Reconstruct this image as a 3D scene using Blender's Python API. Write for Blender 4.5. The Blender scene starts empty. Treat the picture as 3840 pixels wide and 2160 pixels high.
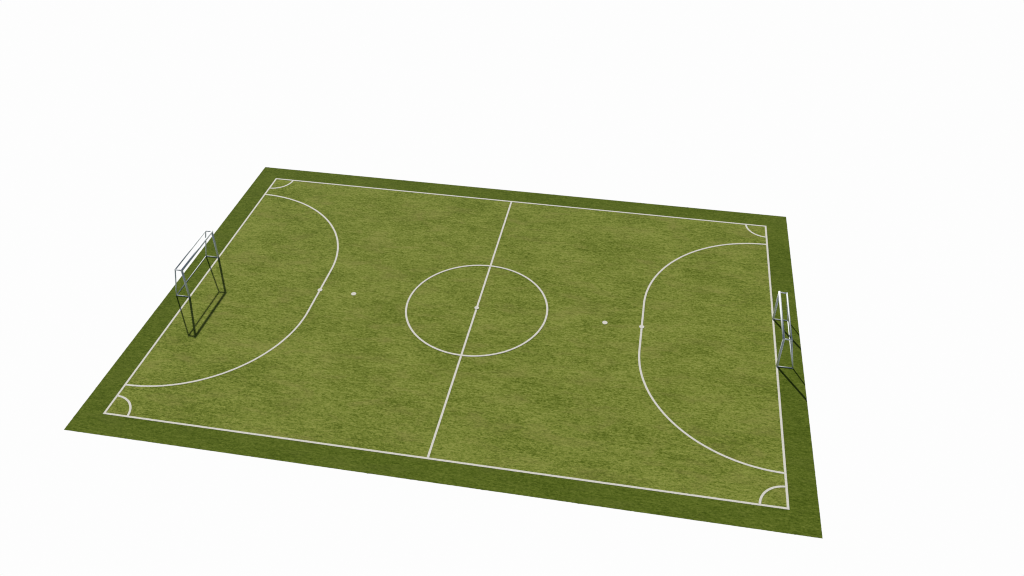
import bpy, bmesh, math, random
from mathutils import Vector, Matrix

random.seed(7)
scene = bpy.context.scene
C = scene.collection

# ---------------------------------------------------------------- camera
YAW, PITCH, ROLL = -0.1768, 0.6728, -0.0005
cam_data = bpy.data.cameras.new("camera")
cam_data.sensor_width = 36.0
cam_data.lens = 3321.47 / 3840.0 * 36.0
cam_data.clip_start = 0.1
cam_data.clip_end = 1000.0
cam = bpy.data.objects.new("camera", cam_data)
C.objects.link(cam)
fw = Vector((math.cos(PITCH) * math.sin(YAW), math.cos(PITCH) * math.cos(YAW), -math.sin(PITCH)))
rt = Vector((math.cos(YAW), -math.sin(YAW), 0.0))
up = rt.cross(fw)
right = rt * math.cos(ROLL) + up * math.sin(ROLL)
upv = up * math.cos(ROLL) - rt * math.sin(ROLL)
m = Matrix((right, upv, -fw)).transposed().to_4x4()
m.translation = Vector((6.8003, -29.2335, 25.0046))
cam.matrix_world = m
scene.camera = cam

# ---------------------------------------------------------------- light
SUN = Vector((-1.45, 2.43, 1.485)).normalized()          # towards the sun
SUN_EL = math.asin(SUN.z)
SUN_ROT = math.atan2(SUN.x, SUN.y)

world = bpy.data.worlds.new("World")
scene.world = world
world.use_nodes = True
nt = world.node_tree
nt.nodes.clear()
wout = nt.nodes.new("ShaderNodeOutputWorld")
sky = nt.nodes.new("ShaderNodeTexSky")
sky.sky_type = 'NISHITA'
sky.sun_disc = False
sky.sun_elevation = SUN_EL
sky.sun_rotation = SUN_ROT
bg_sky = nt.nodes.new("ShaderNodeBackground")
bg_sky.inputs["Strength"].default_value = 0.05
nt.links.new(sky.outputs[0], bg_sky.inputs["Color"])
bg_white = nt.nodes.new("ShaderNodeBackground")           # the blank white void all round and below the pitch
bg_white.inputs["Color"].default_value = (0.984, 0.984, 0.984, 1)
bg_white.inputs["Strength"].default_value = 1.0
tc = nt.nodes.new("ShaderNodeTexCoord")
sep = nt.nodes.new("ShaderNodeSeparateXYZ")
nt.links.new(tc.outputs["Generated"], sep.inputs[0])
mr = nt.nodes.new("ShaderNodeMapRange")
mr.interpolation_type = 'SMOOTHSTEP'
mr.inputs["From Min"].default_value = -0.02
mr.inputs["From Max"].default_value = 0.05
nt.links.new(sep.outputs["Z"], mr.inputs["Value"])
mx = nt.nodes.new("ShaderNodeMixShader")
nt.links.new(mr.outputs[0], mx.inputs["Fac"])
nt.links.new(bg_white.outputs[0], mx.inputs[1])
nt.links.new(bg_sky.outputs[0], mx.inputs[2])
nt.links.new(mx.outputs[0], wout.inputs["Surface"])

sun_data = bpy.data.lights.new("sun", 'SUN')
sun_data.energy = 5.0
sun_data.angle = math.radians(1.0)
sun_data.color = (1.0, 0.965, 0.90)
sun = bpy.data.objects.new("sun", sun_data)
C.objects.link(sun)
sun.rotation_euler = (-SUN).to_track_quat('-Z', 'Y').to_euler()
sun.location = SUN * 60

scene.view_settings.view_transform = 'Standard'
scene.view_settings.look = 'None'
scene.view_settings.exposure = 0.0
scene.view_settings.gamma = 1.0
scene.view_settings.use_curve_mapping = False
scene.render.engine = 'CYCLES'
scene.cycles.pixel_filter_type = 'BLACKMAN_HARRIS'
scene.cycles.filter_width = 1.15

# ---------------------------------------------------------------- materials
def new_mat(name, rough=0.9, spec=0.1):
    mt = bpy.data.materials.new(name)
    mt.use_nodes = True
    b = mt.node_tree.nodes["Principled BSDF"]
    b.inputs["Roughness"].default_value = rough
    b.inputs["Specular IOR Level"].default_value = spec
    return mt, mt.node_tree, b

def noise(t, vec, scale, detail=3, rough=0.55, dist=0.0):
    n = t.nodes.new("ShaderNodeTexNoise")
    n.inputs["Scale"].default_value = scale
    n.inputs["Detail"].default_value = detail
    n.inputs["Roughness"].default_value = rough
    n.inputs["Distortion"].default_value = dist
    t.links.new(vec, n.inputs["Vector"])
    return n.outputs["Fac"]

def mapping(t, vec, scale, rot=0.0, loc=(0, 0, 0)):
    mp = t.nodes.new("ShaderNodeMapping")
    mp.inputs["Scale"].default_value = scale
    mp.inputs["Rotation"].default_value = (0, 0, rot)
    mp.inputs["Location"].default_value = loc
    t.links.new(vec, mp.inputs["Vector"])
    return mp.outputs[0]

def math_n(t, op, a, b):
    n = t.nodes.new("ShaderNodeMath")
    n.operation = op
    for i, v in enumerate((a, b)):
        if isinstance(v, (int, float)):
            n.inputs[i].default_value = v
        else:
            t.links.new(v, n.inputs[i])
    return n.outputs[0]

def ramp(t, fac, stops):
    r = t.nodes.new("ShaderNodeValToRGB")
    el = r.color_ramp.elements
    while len(el) < len(stops):
        el.new(0.5)
    for e, (p, c) in zip(el, stops):
        e.position = p
        e.color = (*c, 1)
    t.links.new(fac, r.inputs[0])
    return r.outputs[0]

def mix(t, fac, a, b, mode='MIX'):
    n = t.nodes.new("ShaderNodeMix")
    n.data_type = 'RGBA'
    n.blend_type = mode
    if isinstance(fac, (int, float)):
        n.inputs[0].default_value = fac
    else:
        t.links.new(fac, n.inputs[0])
    for i, v in ((6, a), (7, b)):
        if isinstance(v, tuple):
            n.inputs[i].default_value = (*v, 1)
        else:
            t.links.new(v, n.inputs[i])
    return n.outputs[2]

def turf(name, dark, mid, light, dry, dry_amount, patch, bump, grain=1.0):
    mt, t, b = new_mat(name, 1.0, 0.05)
    co = t.nodes.new("ShaderNodeTexCoord").outputs["Object"]
    # large soft patches, drawn out along the length of the pitch
    p1 = noise(t, mapping(t, co, (0.38, 0.70, 1), -0.12), 1.0, 4, 0.55, 0.3)
    p2 = noise(t, mapping(t, co, (0.9, 3.6, 1), 0.0, (11, 3, 0)), 1.0, 3, 0.6)
    # combed tufts and single clumps of blades
    f1 = noise(t, mapping(t, co, (2.8, 9.5, 1), -0.03, (5, 9, 0)), 1.0, 5, 0.8, 0.6)
    f2 = noise(t, mapping(t, co, (9.0, 15.0, 1), 0.18), 1.0, 3, 0.8, 0.5)
    v = math_n(t, 'MULTIPLY', math_n(t, 'SUBTRACT', p1, 0.5), patch)
    v = math_n(t, 'ADD', v, math_n(t, 'MULTIPLY', math_n(t, 'SUBTRACT', p2, 0.5), patch * 0.7))
    v = math_n(t, 'ADD', v, math_n(t, 'MULTIPLY', math_n(t, 'SUBTRACT', f1, 0.5), 1.9 * grain))
    v = math_n(t, 'ADD', v, math_n(t, 'MULTIPLY', math_n(t, 'SUBTRACT', f2, 0.5), 2.5 * grain))
    v = math_n(t, 'ADD', v, 0.5)
    col = ramp(t, v, [(0.12, dark), (0.5, mid), (0.88, light)])
    d = noise(t, mapping(t, co, (0.55, 1.3, 1), 0.1, (31, 17, 0)), 1.0, 5, 0.65, 0.4)
    dm = t.nodes.new("ShaderNodeMapRange")
    dm.inputs["From Min"].default_value = 0.50
    dm.inputs["From Max"].default_value = 0.75
    dm.inputs["To Max"].default_value = dry_amount
    t.links.new(d, dm.inputs["Value"])
    col = mix(t, dm.outputs[0], col, dry)
    t.links.new(col, b.inputs["Base Color"])
    bp = t.nodes.new("ShaderNodeBump")
    bp.inputs["Strength"].default_value = bump
    bp.inputs["Distance"].default_value = 0.012
    t.links.new(math_n(t, 'ADD', f1, math_n(t, 'MULTIPLY', f2, 0.8)), bp.inputs["Height"])
    t.links.new(bp.outputs[0], b.inputs["Normal"])
    return mt

M_FIELD = turf("field_grass", (0.100, 0.140, 0.012), (0.205, 0.253, 0.038), (0.310, 0.345, 0.074),
               (0.285, 0.265, 0.075), 0.55, 0.72, 0.9, 0.93)
M_BORDER = turf("border_grass", (0.056, 0.090, 0.005), (0.108, 0.152, 0.015), (0.172, 0.215, 0.032),
                (0.120, 0.150, 0.024), 0.5, 0.42, 0.8, 0.72)

def paint():
    mt, t, b = new_mat("line_paint", 0.85, 0.15)
    co = t.nodes.new("ShaderNodeTexCoord").outputs["Object"]
    n = noise(t, mapping(t, co, (14, 14, 14)), 1.0, 4, 0.65)
    col = ramp(t, n, [(0.28, (0.62, 0.62, 0.52)), (0.5, (0.78, 0.755, 0.675)), (0.72, (0.84, 0.805, 0.73))])
    t.links.new(col, b.inputs["Base Color"])
    return mt
M_LINE = paint()

def metal():
    mt, t, b = new_mat("painted_steel", 0.45, 0.35)
    co = t.nodes.new("ShaderNodeTexCoord").outputs["Object"]
    n = noise(t, co, 5.0, 4, 0.6)
    col = ramp(t, n, [(0.3, (0.64, 0.67, 0.70)), (0.7, (0.70, 0.73, 0.76))])
    t.links.new(col, b.inputs["Base Color"])
    return mt
M_STEEL = metal()

# ---------------------------------------------------------------- mesh helpers
def obj(name, bm, mat, parent=None, label=None, smooth=False):
    bmesh.ops.recalc_face_normals(bm, faces=bm.faces[:])
    me = bpy.data.meshes.new(name)
    bm.to_mesh(me)
    bm.free()
    me.materials.append(mat)
    o = bpy.data.objects.new(name, me)
    C.objects.link(o)
    if parent:
        o.parent = parent
    if label:
        o["label"] = label
    return o

def thing(name, label, cat, loc=(0, 0, 0), group=None):
    o = bpy.data.objects.new(name, None)
    o.empty_display_size = 0.3
    C.objects.link(o)
    o.location = loc
    o["label"] = label
    o["category"] = cat
    if group:
        o["group"] = group
    return o

def slab(bm, x0, y0, x1, y1, z0, z1):
    vs = [bm.verts.new((x, y, z)) for z in (z0, z1) for x, y in ((x0, y0), (x1, y0), (x1, y1), (x0, y1))]
    for f in ((3, 2, 1, 0), (4, 5, 6, 7), (0, 1, 5, 4), (1, 2, 6, 5), (2, 3, 7, 6), (3, 0, 4, 7)):
        bm.faces.new([vs[i] for i in f])

def stripe(path, width, z, thick=0.004, closed=False, wob=0.0022):
    """a painted line along a path: a thin layer of paint with a faintly uneven edge"""
    pts = []
    n = len(path)
    segs = n if closed else n - 1
    for i in range(segs):
        a, b = Vector(path[i]), Vector(path[(i + 1) % n])
        k = max(1, int((b - a).length / 0.12))
        for j in range(k):
            pts.append(a.lerp(b, j / k))
    if not closed:
        pts.append(Vector(path[-1]))
    bm = bmesh.new()
    rows = []
    m_ = len(pts)
    for i, p in enumerate(pts):
        if closed:
            d = pts[(i + 1) % m_] - pts[i - 1]
        else:
            d = pts[min(i + 1, m_ - 1)] - pts[max(i - 1, 0)]
        nrm = Vector((-d.y, d.x)).normalized()
        l = p + nrm * (width / 2 + random.uniform(-wob, wob))
        r = p - nrm * (width / 2 + random.uniform(-wob, wob))
        rows.append([bm.verts.new((q.x, q.y, zz)) for q, zz in ((l, z), (r, z), (r, z - thick), (l, z - thick))])
    for i in range(m_ if closed else m_ - 1):
        a, b = rows[i], rows[(i + 1) % m_]
        for j in range(4):
            bm.faces.new((a[j], a[(j + 1) % 4], b[(j + 1) % 4], b[j]))
    if not closed:
        bm.faces.new(rows[0])
        bm.faces.new(rows[-1][::-1])
    return bm

def disc(cx, cy, r, z, thick=0.004, n=40):
    bm = bmesh.new()
    top, bot = [], []
    for i in range(n):
        a = 2 * math.pi * i / n
        rr = r * (1 + random.uniform(-0.02, 0.02))
        x, y = cx + rr * math.cos(a), cy + rr * math.sin(a)
        top.append(bm.verts.new((x, y, z)))
        bot.append(bm.verts.new((x, y, z - thick)))
    bm.faces.new(top)
    bm.faces.new(bot[::-1])
    for i in range(n):
        bm.faces.new((top[i], bot[i], bot[(i + 1) % n], top[(i + 1) % n]))
    return bm

def arc(cx, cy, r, a0, a1, n=48):
    return [(cx + r * math.cos(a0 + (a1 - a0) * i / n), cy + r * math.sin(a0 + (a1 - a0) * i / n)) for i in range(n + 1)]

# ---------------------------------------------------------------- the pitch
HX, HY = 12.851, 8.744            # outer edge of the boundary line
MX, MY = 1.014, 1.000             # width of the dark border
LW = 0.083                        # line width
gx, gy = HX - LW / 2, HY - LW / 2

pitch = thing("football_pitch", "flat green grass football pitch with white lines and darker green border", "football pitch")

bm = bmesh.new()
slab(bm, -gx, -gy, gx, gy, -0.016, 0.0)
obj("playing_field", bm, M_FIELD, pitch, "light olive green grass inside the boundary lines")

def ring():
    bm = bmesh.new()
    ox, oy = HX + MX, HY + MY
    # outer rim cut finely, with blades that stand a few millimetres proud
    def rim(z):
        out = []
        cs = [(-ox, -oy), (ox, -oy), (ox, oy), (-ox, oy)]
        for i in range(4):
            a, b = Vector(cs[i]), Vector(cs[(i + 1) % 4])
            d = (b - a)
            k = int(d.length / 0.05)
            nrm = Vector((d.y, -d.x)).normalized()
            for j in range(k):
                p = a.lerp(b, j / k)
                if j:
                    w = random.uniform(-0.003, 0.004)
                    if random.random() < 0.01:
                        w += random.uniform(0.006, 0.016)
                    p = p + nrm * w
                out.append((p.x, p.y, i, j == 0))
        return out
    r = rim(0)
    top = [bm.verts.new((x, y, 0.0)) for x, y, _, _ in r]
    bot = [bm.verts.new((x, y, -0.016)) for x, y, _, _ in r]
    inn = [bm.verts.new((x, y, 0.0)) for x, y in ((-gx, -gy), (gx, -gy), (gx, gy), (-gx, gy))]
    inb = [bm.verts.new((x, y, -0.016)) for x, y in ((-gx, -gy), (gx, -gy), (gx, gy), (-gx, gy))]
    n = len(r)
    starts = [i for i, q in enumerate(r) if q[3]] + [n]
    for s in range(4):
        run = [top[i % n] for i in range(starts[s], starts[s + 1] + 1)]
        rub = [bot[i % n] for i in range(starts[s], starts[s + 1] + 1)]
        bm.faces.new(run + [inn[(s + 1) % 4], inn[s]])
        bm.faces.new(([inb[s], inb[(s + 1) % 4]] + rub[::-1]))
        for i in range(len(run) - 1):
            bm.faces.new((run[i], rub[i], rub[i + 1], run[i + 1]))
    bmesh.ops.triangulate(bm, faces=[f for f in bm.faces if len(f.verts) > 4])
    return bm
obj("grass_border", ring(), M_BORDER, pitch, "darker green grass strip around the playing field")

Z = 0.005
obj("touchline", stripe([(-HX, gy), (HX, gy)], LW, Z), M_LINE, pitch, "white touchline along the far side")
obj("touchline", stripe([(-HX, -gy), (HX, -gy)], LW, Z), M_LINE, pitch, "white touchline along the near side")
for s, side in ((-1, "left"), (1, "right")):
    obj("goal_line", stripe([(s * gx, -HY + LW), (s * gx, HY - LW)], LW, Z), M_LINE, pitch, "white goal line at the %s end" % side)
obj("halfway_line", stripe([(0, -HY + LW), (0, HY - LW)], LW, Z), M_LINE, pitch)
obj("centre_circle", stripe(arc(0, 0, 3.105, 0, 2 * math.pi, 120)[:-1], LW, Z + 0.004, closed=True), M_LINE, pitch)
obj("centre_spot", disc(0, 0, 0.102, Z + 0.008), M_LINE, pitch)

RD, SY = 5.575, 1.55
XA = -gx + RD
inset = LW / 2
da = inset / RD
for s, side in ((-1, "left"), (1, "right")):
    a = arc(-gx, SY, RD, math.pi / 2 - da, 0, 60)
    b = arc(-gx, -SY, RD, 0, -math.pi / 2 + da, 60)
    path = [(x * (1 if s < 0 else -1), y) for x, y in a + b]
    obj("penalty_area_line", stripe(path, LW, Z), M_LINE, pitch, "white curved penalty area line at the %s end" % side)
    obj("penalty_spot", disc(s * -XA, 0, 0.108, Z + 0.004), M_LINE, pitch,
        "white spot on the penalty area line at the %s end" % side)
    xs = gx - 7.159
    obj("penalty_spot", disc(s * xs, 0, 0.113, Z), M_LINE, pitch, "white spot alone on the grass at the %s end" % side)
    for t in (-1, 1):
        r = 0.955
        e = inset / r
        pa = [(s * (gx - x), t * (gy - y)) for x, y in arc(0, 0, r, e, math.pi / 2 - e, 28)]
        obj("corner_arc", stripe(pa, LW, Z), M_LINE, pitch, "white corner arc at the %s %s corner" % ("far" if t > 0 else "near", side))

# ---------------------------------------------------------------- goals
def beam(p, q, w, e0=0.0, e1=0.0, side=None):
    """a round steel tube from p to q"""
    p, q = Vector(p), Vector(q)
    d = (q - p).normalized()
    p, q = p - d * e0, q + d * e1
    ref = Vector((0, 1, 0)) if abs(d.y) < 0.9 else Vector((0, 0, 1))
    u = d.cross(ref).normalized()
    v = d.cross(u).normalized()
    bm = bmesh.new()
    prof = [(w / 2 * math.cos(2 * math.pi * i / 20), w / 2 * math.sin(2 * math.pi * i / 20)) for i in range(20)]
    A = [bm.verts.new(p + u * a + v * b) for a, b in prof]
    B = [bm.verts.new(q + u * a + v * b) for a, b in prof]
    n = len(prof)
    for i in range(n):
        bm.faces.new((A[i], A[(i + 1) % n], B[(i + 1) % n], B[i])).smooth = True
    bm.faces.new(A)
    bm.faces.new(B[::-1])
    return bm

GW, GH, GD, GT = 3.0, 1.485, 0.625, 0.31
FP, BP = 0.094, 0.055            # front frame and back frame tube widths
def make_goal(loc, label):
    g = thing("football_goal", label, "goal", loc, "goals at the two ends of the pitch")
    k = GW / 2
    for t in (-1, 1):
        obj("goal_post", beam((0, t * k, -0.004), (0, t * k, GH - 0.012), FP), M_STEEL, g)
    obj("crossbar", beam((0, -k, GH), (0, k, GH), FP, FP / 2, FP / 2), M_STEEL, g)
    zb = BP * 0.08              # the base tubes lie partly sunk in the grass
    zt = GH
    for t in (-1, 1):
        y = t * (k + 0.002)
        obj("base_bar", beam((FP * 0.3, y, zb), (GD - 0.004, y, zb), BP * 0.85), M_STEEL, g)
        obj("top_stay", beam((FP * 0.3, y, zt), (GT - 0.004, y, zt), BP), M_STEEL, g)
        obj("back_upright", beam((GD, y, zb), (GT, y, zt - 0.008), BP * 0.98), M_STEEL, g)
    y = k + 0.002 + BP / 2
    obj("back_ground_bar", beam((GD, -y, zb), (GD, y, zb), BP * 0.75), M_STEEL, g)
    obj("back_top_bar", beam((GT, -y, zt), (GT, y, zt), BP), M_STEEL, g)
    return g

make_goal((gx, 0, 0.005), "grey metal goal frame without net, wholly over the grass, beside the right goal line")
g2 = make_goal((-gx, 0, 0.005), "netless grey goal frame with its top seen against white and its shadow on the field")
g2.rotation_euler = (0, 0, math.pi)
